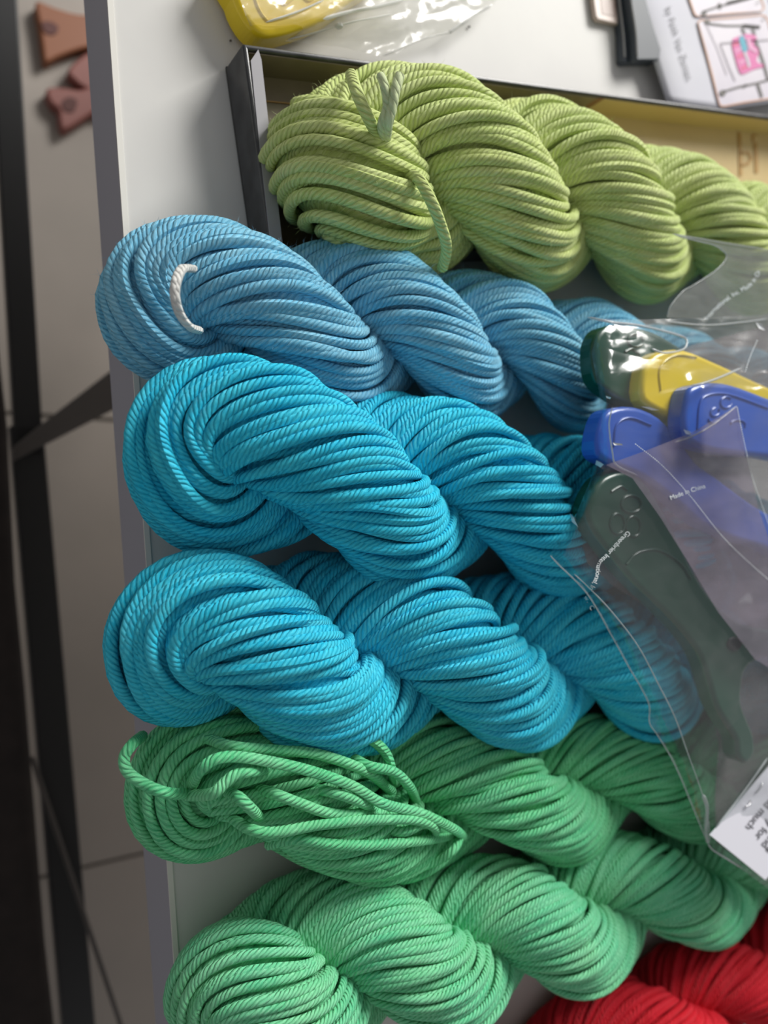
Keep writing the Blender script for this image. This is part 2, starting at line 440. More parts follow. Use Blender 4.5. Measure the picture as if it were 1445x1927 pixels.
def fz_mat(name, c):
    m = principled(name, c, .9); m.node_tree.nodes['Principled BSDF'].inputs['Sheen Weight'].default_value = .5; return m
def plane(p, q, out):
    """vertical separating plane through table points p, q (px); 'out' px point on the far side"""
    P_, Q_ = px(*p), px(*q); d = (Q_-P_).normalized(); n_ = Vector((-d.y, d.x, 0))
    if (px(*out)-P_).dot(n_) < 0: n_ = -n_
    return np.array(n_), float(n_.dot(P_))

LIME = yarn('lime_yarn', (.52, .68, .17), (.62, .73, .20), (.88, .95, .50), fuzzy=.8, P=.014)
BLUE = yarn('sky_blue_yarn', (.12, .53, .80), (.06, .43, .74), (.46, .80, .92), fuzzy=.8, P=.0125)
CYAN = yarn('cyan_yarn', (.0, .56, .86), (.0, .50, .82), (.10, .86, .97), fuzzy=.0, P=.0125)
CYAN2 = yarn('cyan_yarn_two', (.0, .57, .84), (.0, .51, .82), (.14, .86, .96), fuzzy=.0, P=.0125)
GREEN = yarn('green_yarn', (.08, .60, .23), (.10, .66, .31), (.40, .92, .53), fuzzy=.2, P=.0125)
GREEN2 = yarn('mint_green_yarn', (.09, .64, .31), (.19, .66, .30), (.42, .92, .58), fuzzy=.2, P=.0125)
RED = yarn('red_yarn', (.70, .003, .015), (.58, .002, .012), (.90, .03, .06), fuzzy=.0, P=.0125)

skein('lime', 'pale lime green twisted skein lying in the black box, nearest the top of the photo', LIME, fz_mat('lime_fuzz', (.6, .7, .3)),
      [(622, 322, .036), (900, 352, .038), (1150, 408, .036), (1420, 470, .032), (1800, 560, .030)],
      [875, 1105, 1315, 1490], 1.85, .0300, .0225, -36, 11, strand=.0026, floor=.0025, nfuzz=16000, fz=.0030, k0=1,
      cinch=((.034, .011, .30, 1),), ascale=((0, 1.0), (.05, .97), (.1, .94), (.16, .93), (.22, .88), (.4, .8)), rscale=((0, 1), (.1, 1), (.2, .95), (.4, .85)), eps=.6)
skein('blue', 'muted sky blue twisted skein with a white tie near its left end', BLUE, fz_mat('blue_fuzz', (.25, .5, .65)),
      [(288, 582, .034), (520, 600, .034), (800, 640, .033), (1100, 692, .031), (1500, 780, .028)],
      [510, 775, 990, 1160], 0.0, .0222, .0190, -40, 12, strand=.0024, nfuzz=14000, fz=.0028,
      cinch=((.012, .012, .25, -1),), ascale=((0, 1.0), (.1, 1.0), (.2, .9), (.4, .85)))
skein('cyan_upper', 'bright cyan twisted skein lying highest, between the muted blue one and a second cyan one', CYAN, fz_mat('cyan_fuzz', (.1, .6, .75)),
      [(352, 850, .048), (560, 885, .052), (850, 935, .048), (1100, 980, .042), (1500, 1080, .034)],
      [615, 930, 1190], .25, .0250, .0215, -46, 13, strand=.0023, nfuzz=1500, fz=.002, jit=1.5)
skein('cyan_lower', 'bright cyan twisted skein resting on the upper green one, lower of the two cyan skeins', CYAN2, fz_mat('cyan_fuzz_two', (.1, .6, .75)),
      [(322, 1200, .042), (560, 1222, .042), (850, 1238, .042), (1130, 1245, .036), (1500, 1260, .028)],
      [485, 845, 1130], .5, .0256, .0210, -52, 14, strand=.0023, nfuzz=1500, fz=.002, jit=1.4)
skein('green_upper', 'green twisted skein with tangled loose loops at its left end', GREEN, fz_mat('green_fuzz', (.3, .6, .4)),
      [(345, 1470, .028), (600, 1490, .030), (930, 1495, .030), (1200, 1465, .028), (1600, 1450, .028)],
      [560, 955, 1205, 1430], .3, .0222, .0185, -42, 15, strand=.0022, nfuzz=2000, fz=.0025, jit=1.6)
skein('green_lower', 'mint green twisted skein nearest the bottom left corner', GREEN2, fz_mat('mint_fuzz', (.3, .65, .45)),
      [(412, 1855, .030), (620, 1815, .032), (830, 1775, .034), (1050, 1725, .034), (1240, 1670, .030), (1700, 1580, .028)],
      [490, 760, 1010, 1240, 1430], .6, .0234, .0190, -55, 16, strand=.0020, nfuzz=2000, fz=.0025, jit=1.2)
skein('red', 'deep red twisted skein in the bottom right corner', RED, fz_mat('red_fuzz', (.6, .02, .05)),
      [(900, 2110, .026), (1100, 2010, .030), (1290, 1910, .030), (1480, 1810, .028), (1800, 1660, .028)],
      [1060, 1240, 1410, 1560], .5, .0232, .0190, -55, 17, strand=.0020, nfuzz=1500, fz=.002)

SC.frame_set(1)
# ------------------------------------------------------------------ ties and loose loops
def strand_px(pts, rad, mat, parent, name='loose_strand', n=8):
    P = np.array([tuple(px(*q)) for q in smooth_line(pts, n)])
    return tube(name, P, rad, mat, parent, 8)
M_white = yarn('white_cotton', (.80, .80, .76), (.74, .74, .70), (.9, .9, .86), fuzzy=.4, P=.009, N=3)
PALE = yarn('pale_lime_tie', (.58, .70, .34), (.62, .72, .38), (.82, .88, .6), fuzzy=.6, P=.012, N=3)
blue_s = SKEINS['blue'][0]; lime_s = SKEINS['lime'][0]; gu = SKEINS['green_upper'][0]
for off in (0, 5):
    t_ = strand_px([(365-off*.6, 506, .064), (346-off, 506, .073), (334-off*.8, 528, .078), (331-off*.6, 560, .078), (340-off*.4, 592, .074), (358-off*.3, 615, .068), (376, 622, .058)], .0015, M_white, blue_s, 'tie')
    t_['label'] = 'white cotton tie'
strand_px([(722, 262, .070), (718, 235, .078), (728, 200, .082), (724, 165, .084), (716, 142, .082)], .0019, PALE, lime_s, 'tie')['label'] = 'pale tie end'
strand_px([(726, 262, .070), (730, 232, .080), (738, 200, .084), (744, 168, .086), (752, 142, .086)], .0022, PALE, lime_s, 'tie')['label'] = 'pale tie end'
for pts in ([(768, 325, .068), (790, 340, .0755), (812, 380, .079), (828, 420, .0755), (840, 465, .068), (832, 505, .056)],
            [(660, 140, .066), (672, 175, .074), (690, 215, .076), (712, 258, .070)]):
    strand_px(pts, .0026, LIME, lime_s)
G = [[(391, 1390, .058), (440, 1405, .063), (520, 1412, .064), (600, 1420, .065), (690, 1452, .064), (738, 1490, .058)],
     [(515, 1395, .058), (600, 1380, .062), (680, 1385, .063), (722, 1412, .062), (738, 1452, .058), (742, 1475, .050)],
     [(358, 1485, .056), (375, 1452, .064), (402, 1430, .068), (440, 1424, .068), (500, 1432, .069), (580, 1450, .069), (660, 1478, .068), (720, 1512, .067), (790, 1530, .064), (850, 1558, .060), (872, 1573, .056)],
     [(352, 1497, .060), (398, 1494, .066), (424, 1472, .068), (445, 1457, .068), (485, 1450, .066), (525, 1440, .060)],
     [(424, 1488, .060), (448, 1500, .067), (472, 1522, .068), (502, 1552, .060)],
     [(470, 1478, .060), (520, 1495, .066), (565, 1512, .067), (620, 1530, .066), (690, 1532, .062), (730, 1520, .056)],
     [(425, 1530, .056), (470, 1560, .063), (520, 1566, .066), (600, 1552, .067), (700, 1543, .067), (780, 1543, .065), (820, 1560, .060), (800, 1580, .055)],
     [(505, 1590, .056), (560, 1578, .062), (620, 1588, .065), (700, 1590, .064), (790, 1582, .060), (850, 1572, .056)],
     [(268, 1385, .040), (248, 1402, .046), (234, 1425, .048), (240, 1452, .050), (272, 1476, .054), (312, 1492, .058), (355, 1494, .060)],
     [(868, 1570, .057), (852, 1600, .052), (812, 1624, .046), (742, 1644, .040), (660, 1648, .036), (575, 1622, .034), (515, 1590, .040)],
     [(640, 1410, .062), (690, 1440, .065), (740, 1452, .063), (770, 1480, .058), (785, 1510, .052)],
     [(560, 1480, .062), (620, 1490, .066), (680, 1510, .066), (720, 1535, .060)],
     [(700, 1560, .064), (760, 1565, .062), (800, 1550, .060), (840, 1566, .056)]]
for g in G:
    g = [(q[0], q[1], q[2] - (.011 if i_ in (0, len(g)-1) else 0)) for i_, q in enumerate(g)]
    strand_px(g, .0023, GREEN, gu)

# ------------------------------------------------------------------ black box under the lime skein
M_blk = noisy('glossy_black_card', (.010, .011, .012), (.022, .022, .02), 60, .25)
M_rim = noisy('worn_black_rim', (.018, .019, .020), (.05, .052, .055), 90, .28)
M_brown = noisy('brown_print', (.20, .165, .11), (.26, .21, .14), 50, .35)
M_olive = noisy('olive_brown_print', (.26, .21, .10), (.15, .125, .06), 45, .35)
M_gold = noisy('gold_print', (.60, .44, .20), (.66, .50, .25), 12, .4)
M_rust = principled('rust_print', (.26, .12, .05), .4)
M_strip = principled('grey_liner', (.34, .33, .36), .5)
M_amber = principled('amber_ink', (.48, .27, .07), .5)
BH = .022
bx = empty('open_box', px(458, 82, 0), 'shallow black open box with brown and gold printed inside under the lime skein', 'box')
bx.location = (0, 0, 0)
def onp(x, y, h=0): return px(x, y, h)
P0, P1, P2 = px(455, 82, BH), px(500, 405, BH), px(1445, 217, BH)
uu = (P2-P0).normalized(); vv = (P1-P0).normalized()
LU = (P2-P0).length*1.22; LV = .094; th = .0028
dz = Vector((0, 0, BH)); B0 = Vector((P0.x, P0.y, T + .0005)); H3 = (0, 0, BH)
bevel(box('side_wall', B0, vv*LV, uu*th, H3, M_rim, bx), .0012, 3)
bevel(box('side_wall', B0+uu*.0005, uu*LU, vv*th, H3, M_rim, bx), .0012, 3)
bevel(box('side_wall', B0+vv*(LV-th), uu*LU, vv*th, H3, M_blk, bx), .001)
bevel(box('side_wall', B0+uu*(LU-th), vv*LV, uu*th, H3, M_blk, bx), .001)
box('bottom', B0, uu*LU, vv*LV, (0, 0, .0015), M_blk, bx)
w1 = (px(1128, 200, .012) - px(458, 100, .012)).dot(uu) if False else (px(1126, 178, BH)-P0).length
I0 = B0 + (uu+vv)*th
def lin(name, a_, b_, c_, d_, mat, z0=0.0):
    return box(name, I0 + uu*a_ + vv*c_ + Vector((0, 0, .0015+z0)), uu*(b_-a_), vv*(d_-c_), (0, 0, .0005), mat, bx)
lin('printed_base', 0, w1-th, 0, .012, M_brown)['label'] = 'brown printed base'
lin('printed_base', 0, w1-th, .012, LV-2*th, M_olive)['label'] = 'olive brown printed base'
lin('printed_base', w1-th, w1+.003, 0, LV-2*th, M_rust)['label'] = 'rust coloured printed edge'
lin('printed_base', w1+.003, LU-2*th, 0, LV-2*th, M_gold)['label'] = 'gold printed base'
lin('gold_line', .001, w1-th, .0118, .0124, M_amber, .0005)
def wall_lin(a_, b_, mat, lab):
    o = box('printed_liner', I0 + uu*a_ + Vector((0, 0, .002)), uu*(b_-a_), vv*.0005, (0, 0, BH-.0035), mat, bx); o['label'] = lab
wall_lin(0, w1-th, M_brown, 'brown printed liner'); wall_lin(w1-th, w1+.003, M_rust, 'rust liner'); wall_lin(w1+.003, LU-2*th, M_gold, 'gold printed liner')
o = prism('liner_strip', [(472, 114), (486, 93), (492, 112), (512, 290), (533, 470), (542, 560), (522, 560), (511, 470), (490, 290)], BH+.0008, .0008, M_strip, bx); o['label'] = 'loose grey card strip'
def stroke(name, pts, w, h, mat, parent):
    """flat printed line through px points"""
    P = [Vector(q) for q in pts]; L_, R_ = [], []
    for i, p in enumerate(P):
        d = (P[min(i+1, len(P)-1)] - P[max(i-1, 0)]).normalized(); n_ = Vector((-d.y, d.x))*w/2
        L_.append(p+n_); R_.append(p-n_)
    V = [px(q.x, q.y, h) for q in L_+R_]; n = len(P)
    f = [(i, i+1, n+i+1, n+i) for i in range(n-1)]
    return mesh(name, V, f, mat, parent)
for pts, w in (([(1391, 250), (1393, 283), (1394, 330)], 6), ([(1393, 288), (1408, 287), (1414, 297), (1408, 308), (1394, 312)], 5), ([(1417, 266), (1417, 254), (1425, 254)], 4), ([(1421, 268), (1423, 290), (1424, 325)], 7)):
    stroke('printed_letter', pts, w, .0031, M_amber, bx)

# ------------------------------------------------------------------ text helper
def text_px(name, body, path, em, hf, mat, parent, gap=1.0):
    cu = bpy.data.curves.new(name, 'FONT'); cu.body = body; cu.size = 1.0; cu.space_character = gap
    tmp = bpy.data.objects.new('tmp', cu); SC.collection.objects.link(tmp)
    bpy.context.view_layer.update()
    me = bpy.data.meshes.new_from_object(tmp.evaluated_get(bpy.context.evaluated_depsgraph_get()))
    bpy.data.objects.remove(tmp)
    P = np.array(smooth_line([(x, y, 0) for x, y in path], 12))[:, :2]
    s_ = np.concatenate([[0], np.cumsum(np.linalg.norm(np.diff(P, axis=0), axis=1))])
    for v in me.vertices:
        t_ = v.co.x*em; y_ = v.co.y*em
        t_ = min(t_, s_[-1]-.01)
        i = min(max(int(np.searchsorted(s_, t_))-1, 0), len(P)-2)
        d = P[i+1]-P[i]; d /= np.linalg.norm(d)
        q = P[i] + d*(t_-s_[i]) + np.array([d[1], -d[0]])*y_
        v.co = px(q[0], q[1], hf(q[0], q[1]))
    me.name = name
    return link(name, me, mat, parent)

# ------------------------------------------------------------------ papers at the upper right
M_paper = noisy('white_paper', (.68, .68, .74), (.64, .64, .71), 20, .7, .3, 60)
M_photo = noisy('photo_print_pale', (.62, .58, .66), (.70, .66, .72), 25, .5)
M_border = principled('orange_border_ink', (.66, .36, .22), .6)
M_ink = principled('grey_ink', (.16, .16, .18), .6)
M_rack = principled('rack_ink', (.12, .11, .10), .6)
M_pinkp = principled('pink_ink', (.70, .16, .40), .6); M_redp = principled('red_ink', (.72, .10, .18), .6)
M_lpink = principled('light_pink_ink', (.80, .42, .62), .6); M_tealp = principled('teal_ink', (.07, .38, .50), .6)
M_lines = principled('pale_line_ink', (.45, .42, .46), .6)
PH = .013
V = []; Fc = []
nx, ny = 26, 20
for j in range(ny+1):
    for i in range(nx+1):
        fx, fy = i/nx, j/ny
        xl = 1160 + (1255-1160)*(fy**1.0); xb = [(1255, 192), (1362, 207), (1445, 194), (1640, 162)]
        bxs = np.interp(fx, [0, .28, .5, 1], [q[0] for q in xb]); bys = np.interp(fx, [0, .28, .5, 1], [q[1] for q in xb])
        tx_ = 1160 + fx*480; x_ = tx_ + (bxs-tx_)*fy; y_ = -100 + (bys+100)*fy
        hh = PH - .0004 + .0008*noise.noise(Vector((x_*.012, y_*.010, 2))) - .003*max(0, 1-fx*9)**2
        hh = min(hh, PH - .0002)
        V.append(px(x_, y_, hh))
for j in range(ny):
    for i in range(nx):
        a_ = j*(nx+1)+i; Fc.append((a_, a_+nx+1, a_+nx+2, a_+1))
pp = empty('printed_paper', (0, 0, 0), 'crumpled white printed sheet with orange-framed photos behind the box at the upper right', 'paper')
sh = mesh('sheet', V, Fc, M_paper, pp, smooth=True)
sm = sh.modifiers.new('thick', 'SOLIDIFY'); sm.thickness = .0003
hp = lambda x, y: PH + .0006
text_px('printed_text', 'by Faith Van Zanten', [(1252, 14), (1263, 50), (1277, 98), (1296, 160), (1300, 180)], 16.5, hp, M_ink, pp, 1.06)
def ring(poly, w, h, mat, parent, name):
    P = [Vector((q[0], q[1])) for q in poly]; n = len(P); V = []
    c = sum(P, Vector((0, 0)))/n
    for q in P:
        V.append(px(q.x, q.y, h)); d = (c-q).normalized()*w*1.2; V.append(px(q.x+d.x, q.y+d.y, h))
    return mesh(name, V, [(2*i, 2*((i+1) % n), 2*((i+1) % n)+1, 2*i+1) for i in range(n)], mat, parent)
f1 = [(1314, 46), (1313, 41), (1317, 37), (1380, 32), (1434, 27), (1442, 30), (1446, 38), (1466, 110), (1478, 175), (1474, 182), (1445, 187), (1400, 194), (1362, 201), (1355, 200), (1352, 192), (1340, 145), (1328, 98)]
f2 = [(1282, -60), (1297, 0), (1305, 24), (1309, 30), (1316, 31), (1380, 26), (1430, 22), (1437, 19), (1439, 13), (1432, -6), (1420, -60)]
f3 = [(1440, -60), (1452, 0), (1462, 22), (1480, 20), (1600, 8), (1600, -60)]
for k, f in enumerate((f1, f2, f3)):
    flat('photo_print', f, PH+.0005, M_photo, pp, .0003)
    ring(f, 2.2, PH+.0008, M_border, pp, 'photo_border')
h2 = PH+.0010
for pts, w in (([(1333, 44), (1365, 48), (1400, 48), (1430, 51)], 3), ([(1398, 48), (1430, 51)], 6), ([(1396, 52), (1402, 64)], 4), ([(1416, 53), (1421, 66)], 4), ([(1421, 74), (1430, 97), (1437, 118), (1446, 150)], 4.5),
               ([(1362, 172), (1392, 163), (1425, 156), (1450, 149)], 3.5), ([(1426, 158), (1434, 183)], 5), ([(1400, 165), (1404, 158)], 3),
               ([(1322, 22), (1355, 11), (1410, -3)], 3), ([(1353, 6), (1356, 16)], 5), ([(1368, 6), (1420, -8)], 6)):
    stroke('printed_rack_bar', pts, w, h2, M_rack, pp)
for pts, w in (([(1356, 81), (1400, 78), (1450, 74)], 3), ([(1330, 46), (1350, 90), (1368, 140)], 1.5), ([(1356, 82), (1372, 125), (1384, 152)], 2)):
    stroke('printed_shade_line', pts, w, h2, M_lines, pp)
def disc(c, r, h, mat, parent, name, n=12):
    return flat(name, [(c[0]+r*math.cos(2*math.pi*i/n), c[1]+r*math.sin(2*math.pi*i/n)) for i in range(n)], h, mat, parent, .0001)
disc((1331, 41), 5, h2, M_rack, pp, 'printed_knob'); disc((1360, 175), 6, h2, M_rack, pp, 'printed_knob'); disc((1325, 25), 5, h2, M_rack, pp, 'printed_knob')
flat('printed_garment', smooth_poly([(1377, 77), (1392, 68), (1404, 64), (1420, 66), (1424, 74), (1418, 84), (1428, 92), (1427, 102), (1424, 116), (1440, 124), (1420, 130), (1400, 139), (1392, 136), (1384, 112)], 3), h2, M_pinkp, pp, .0001)
for k in range(5):
    stroke('printed_stripe', [(1379+k*4, 86+k*11), (1391+k*4, 80+k*11)], 3.2, h2+.0002, M_lpink if k % 2 else M_redp, pp)
flat('printed_patch', smooth_poly([(1391, 71), (1399, 67), (1404, 80), (1407, 95), (1398, 97), (1393, 84)], 3), h2+.0002, M_tealp, pp, .0001)
stroke('printed_ribbon', [(1401, 98), (1407, 112), (1410, 126)], 5, h2+.0003, M_paper, pp)
stroke('printed_ribbon', [(1408, 72), (1412, 90), (1424, 97)], 6, h2+.0003, M_lpink, pp)
for c in ((1425, 7), (1435, 39)):
    text_px('printed_text', '0', [(c[0]-2, c[1]-4), (c[0], c[1]+8), (c[0]+1, c[1]+14)], 9, lambda x, y: h2+.0002, M_rack, pp)

M_case = principled('slate_case', (.055, .068, .085), .5); M_caseedge = principled('pale_piping', (.30, .30, .30), .5)
for k, (poly, h) in enumerate((([(1155, -80), (1163, 0), (1170, 60), (1172, 112), (1176, 118), (1232, 117), (1238, 100), (1180, -80)], .006), ([(1176, -80), (1184, 0), (1193, 60), (1196, 108), (1201, 113), (1240, 112), (1250, 60), (1230, -80)], .0115))):
    o = prism('slate_case', poly, h, .005, M_case, None, bevel=.0008)
    tag(o, ['lower dark slate folded case, its pale left edge showing beside the white sheet', 'upper dark slate folded case half under the white printed sheet'][k], 'case', 'dark cases under the printed sheet')
    e_ = ([(1157, -80), (1165, 0), (1172, 60), (1175, 108)], [(1178, -80), (1187, 0), (1196, 60), (1199, 106)])[k]
    strand_px([(x, y, h+.0002) for x, y in e_], .0007, M_caseedge, o, 'piping')
cd = prism('photo_card', [(1110, -60), (1117, 0), (1121, 30), (1126, 37), (1163, 45), (1166, 0), (1160, -60)], .004, .003, principled('beige_card', (.62, .50, .44), .4), None, bevel=.0008)
tag(cd, 'small beige framed card at the top edge, left of the dark cases', 'card')
flat('printed_picture', [(1128, -60), (1130, 0), (1133, 26), (1159, 32), (1160, -60)], .0042, principled('brown_picture', (.34, .24, .20), .4), cd, .0001)

# ------------------------------------------------------------------ plastic craft scissors
def plast(n, c, r=.3): return principled(n, c, r, Coat_Weight=.3)
PY, PB, PG = plast('yellow_plastic', (.90, .66, .01)), plast('blue_plastic', (.025, .11, .56)), plast('green_plastic', (.004, .062, .035))
def scissors(poly, h, th, mat, label, marks=(), holes=(), rim=True, grp='plastic craft scissors in the bag', bz=(0, 0, 0)):
    sp = smooth_poly(poly, 3)
    e = prism('scissors', sp, h, th, mat, None, bevel=.0028)
    tag(e, label, 'scissors', grp)
    for m in marks:
        strand_px([(x, y, h+.0001) for x, y in m], .0007, mat, e, 'embossed_mark', 5)
    return e
def loop_(cx, cy, rx, ry, a0=0, a1=360, rot=0):
    r_ = math.radians(rot); out = []
    for k in range(9):
        t_ = math.radians(a0+(a1-a0)*k/8); u_, v_ = rx*math.cos(t_), ry*math.sin(t_)
        out.append((cx+u_*math.cos(r_)-v_*math.sin(r_), cy+u_*math.sin(r_)+v_*math.cos(r_)))
    return out
scissors([(1122, 635), (1140, 614), (1170, 610), (1200, 616), (1226, 622), (1262, 640), (1330, 690), (1330, 740), (1232, 772), (1200, 770), (1150, 742), (1124, 715), (1117, 670)], .086, .009, PG, 'dark green craft scissors at the top left of the bag, left of the yellow pair',
         [loop_(1196, 640, 15, 12), [(1176, 662), (1190, 656), (1204, 668)]])
scissors([(1211, 752), (1212, 700), (1226, 674), (1247, 660), (1290, 658), (1345, 680), (1400, 706), (1520, 768), (1530, 830), (1400, 805), (1330, 785), (1284, 797), (1250, 778)], .094, .010, PY, 'bright yellow craft scissors in the bag between green and blue pairs',
         [[(1243, 735), (1240, 700), (1250, 680), (1275, 668), (1310, 672)]])
scissors([(1124, 845), (1132, 795), (1150, 770), (1195, 765), (1242, 785), (1280, 826), (1310, 868), (1350, 898), (1420, 950), (1530, 1020), (1530, 1075), (1440, 1032), (1380, 1014), (1320, 985), (1280, 950), (1230, 910), (1190, 888), (1140, 868)], .0945, .010, PB, 'blue craft scissors lower in the bag, between the yellow pair and the large green pair',
         [[(1155, 840), (1160, 800), (1185, 786), (1225, 800)]])
scissors([(1288, 800), (1294, 748), (1306, 726), (1340, 719), (1380, 724), (1440, 746), (1540, 790), (1540, 870), (1445, 860), (1385, 854), (1330, 846), (1300, 830)], .1045, .010, PB, 'blue craft scissors overlapping the yellow pair at the right of the bag',
         [[(1312, 808), (1316, 762), (1330, 744), (1370, 742), (1445, 768)], loop_(1366, 757, 11, 10, 60, 360, -40), loop_(1345, 775, 9, 7, 0, 300, -40), [(1332, 790), (1340, 796), (1352, 792)], loop_(1388, 800, 14, 10, 200, 380)])
gs = scissors([(1106, 962), (1118, 925), (1138, 898), (1168, 886), (1196, 890), (1222, 915), (1246, 955), (1276, 1010), (1302, 1066), (1334, 1118), (1366, 1152), (1400, 1174), (1450, 1186), (1540, 1196), (1540, 1250), (1470, 1238), (1430, 1242), (1404, 1262), (1398, 1290), (1396, 1318), (1404, 1345), (1420, 1385), (1420, 1420), (1406, 1438), (1391, 1424), (1388, 1395), (1372, 1368), (1350, 1330), (1338, 1290), (1322, 1240), (1296, 1200), (1250, 1150), (1190, 1092), (1140, 1030), (1115, 995)], .0925, .010, PG, 'large dark green craft scissors, biggest in the bag, its handle pointing to the white card',
         [loop_(1188, 948, 19, 16), loop_(1162, 985, 14, 19), loop_(1192, 990, 14, 19), [(1150, 925), (1168, 915), (1180, 922)], [(1178, 1062), (1200, 1040), (1240, 1035), (1280, 1060), (1300, 1090)]])
def rivet(c, r, h, mat, parent):
    o = prism('rivet', [(c[0]+r*math.cos(2*math.pi*i/16), c[1]+r*math.sin(2*math.pi*i/16)) for i in range(16)], h+.0012, .002, mat, parent, bevel=.0006); return o
rivet((1384, 1212), 13, .0925, principled('dark_rivet', (.02, .02, .022), .4), gs)
ys = scissors([(425, -90), (440, -10), (456, 28), (474, 52), (494, 66), (520, 66), (560, 56), (612, 36), (664, 0), (720, -60)], .016, .013, PY, 'yellow craft scissors in a second clear bag at the top edge',
              [[(470, -40), (484, 10), (500, 36), (512, 38), (560, 24), (620, -12)], [(520, -10), (534, 8), (552, -4)], [(560, -20), (580, 2), (600, -14)]], grp='plastic craft scissors in the upper bag')

# ------------------------------------------------------------------ plastic bags
def inside(p, poly):
    x, y = p; c = False; n = len(poly)
    for i in range(n):
        x1, y1 = poly[i]; x2, y2 = poly[i-1]
        if (y1 > y) != (y2 > y) and x < (x2-x1)*(y-y1)/(y2-y1)+x1: c = not c
    return c
def sheet(name, poly, hf, mat, parent, sp=9):
    P = []
    n = len(poly)
    for i in range(n):
        a_, b_ = np.array(poly[i], float), np.array(poly[(i+1) % n], float); k = max(1, int(np.linalg.norm(b_-a_)/sp))
        for t_ in range(k): P.append(tuple(a_+(b_-a_)*t_/k))
    nb = len(P); xs = [q[0] for q in poly]; ys_ = [q[1] for q in poly]
    R = np.random.default_rng(3)
    y = min(ys_)
    while y < max(ys_):
        x = min(xs)
        while x < max(xs):
            q = (x+R.uniform(-.3, .3)*sp, y+R.uniform(-.3, .3)*sp)
            if inside(q, poly): P.append(q)
            x += sp
        y += sp*.87
    v2, e2, f2_, *_ = delaunay_2d_cdt([Vector(q) for q in P], [], [list(range(nb))], 1, 1e-4)
    V = [px(q.x, q.y, hf(q.x, q.y)) for q in v2]
    return mesh(name, V, [tuple(f) for f in f2_], mat, parent, smooth=True)
def ridges(x, y, sx, sy, seed, rot=0.0):
    c, s_ = math.cos(rot), math.sin(rot); X = (x*c+y*s_)*sx; Y = (-x*s_+y*c)*sy
    n1 = noise.noise(Vector((X, Y, seed))); n2 = noise.noise(Vector((X*2.3, Y*2.3, seed+5)))
    return (1-abs(n1)*2.2)*.7 + (1-abs(n2)*2)*.3
F_clear = film('clear_film', .045, (.96, .97, .97), .15, 1.2, (.72, .76, .78), .9, 62)
F_back = film('crumpled_film', .62, (.80, .78, .80), .25, .8, (.24, .215, .225))  # mauve haze in the colour stands in for room reflections
F_flap = film('folded_film', .36, (.84, .83, .87), .16, 1.0, (.33, .28, .36))  # flap tinted mauve too, the reflected room put into its colour
F_up = film('upper_bag_film', .26, (.95, .95, .93), .16, .55, (.85, .84, .80), .3, 60)
F_edge = principled('film_crease_highlight', (.62, .66, .68), .15, Alpha=.55)  # raised creases made pale, fold highlights put into their colour
bag = empty('plastic_bag', (0, 0, 0), 'clear crinkled plastic bag of craft scissors lying over the skeins at the right', 'bag')
def hb(x, y):
    b_ = np.interp(y, [590, 640, 700, 900, 1100, 1300, 1450, 1600, 1750], [.092, .098, .103, .102, .100, .0985, .0975, .090, .084])
    edge = np.interp(y, [590, 870, 1045, 1190, 1400, 1590], [1105, 1118, 1035, 1150, 1250, 1335])
    t_ = min(1, max(0, (x-edge)/40)); b_ = .086 + (b_-.086)*t_*(2-t_)
    if y < 640: b_ += 0
    if 1280 < x and 700 < y < 890: b_ += .009*min(1, (x-1280)/40)*min(1, (y-700)/30, (890-y)/30)
    return float(b_ + .0022*ridges(x, y, .011, .006, 1.3, .9))
main_poly = [(1105, 597), (1180, 602), (1260, 600), (1445, 592), (1620, 588), (1620, 1800), (1440, 1668), (1345, 1600), (1330, 1585), (1312, 1540), (1270, 1440), (1238, 1385), (1222, 1360), (1219, 1320), (1180, 1250), (1150, 1195), (1105, 1118), (1050, 1062), (1035, 1045), (1045, 1020), (1085, 965), (1110, 905), (1122, 870), (1131, 800), (1128, 745), (1113, 665), (1124, 625), (1150, 610)]
sheet('top_film', main_poly, hb, F_clear, bag)
def hflat(z0, amp, seed, rot=.9):
    return lambda x, y: float(z0 + amp*ridges(x, y, .012, .006, seed, rot))
sheet('back_film', [(1135, 775), (1200, 700), (1300, 650), (1445, 612), (1620, 612), (1620, 1760), (1440, 1655), (1348, 1585), (1345, 1500), (1352, 1400), (1330, 1300), (1288, 1190), (1230, 1150), (1150, 1100), (1105, 1060), (1090, 1000), (1120, 900)], hflat(.0775, .0012, 4.1), F_back, bag)
sheet('folded_flap', [(1140, 875), (1210, 850), (1300, 815), (1388, 764), (1402, 850), (1428, 960), (1470, 1080), (1620, 1300), (1620, 1420), (1500, 1290), (1420, 1240), (1350, 1150), (1290, 1050), (1240, 970), (1190, 900)], lambda x, y: hb(x, y)+.003+.001*ridges(x, y, .02, .006, 9, .7), F_flap, bag)
sheet('loose_flap', [(1265, 440), (1300, 446), (1370, 458), (1445, 470), (1620, 500), (1620, 600), (1445, 602), (1255, 598), (1262, 575), (1285, 548), (1304, 537), (1345, 510), (1364, 490), (1366, 478), (1345, 462), (1310, 453), (1285, 450)], hflat(.082, .001, 6), film('flap_film', .42, (.84, .86, .85), .2, 1.0, (.36, .38, .36)), bag)
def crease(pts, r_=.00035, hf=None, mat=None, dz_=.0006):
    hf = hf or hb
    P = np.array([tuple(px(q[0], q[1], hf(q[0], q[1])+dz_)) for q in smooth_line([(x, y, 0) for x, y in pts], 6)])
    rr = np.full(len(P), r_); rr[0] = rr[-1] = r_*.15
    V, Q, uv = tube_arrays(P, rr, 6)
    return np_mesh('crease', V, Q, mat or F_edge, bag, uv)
fl_h = hflat(.082, .001, 6)
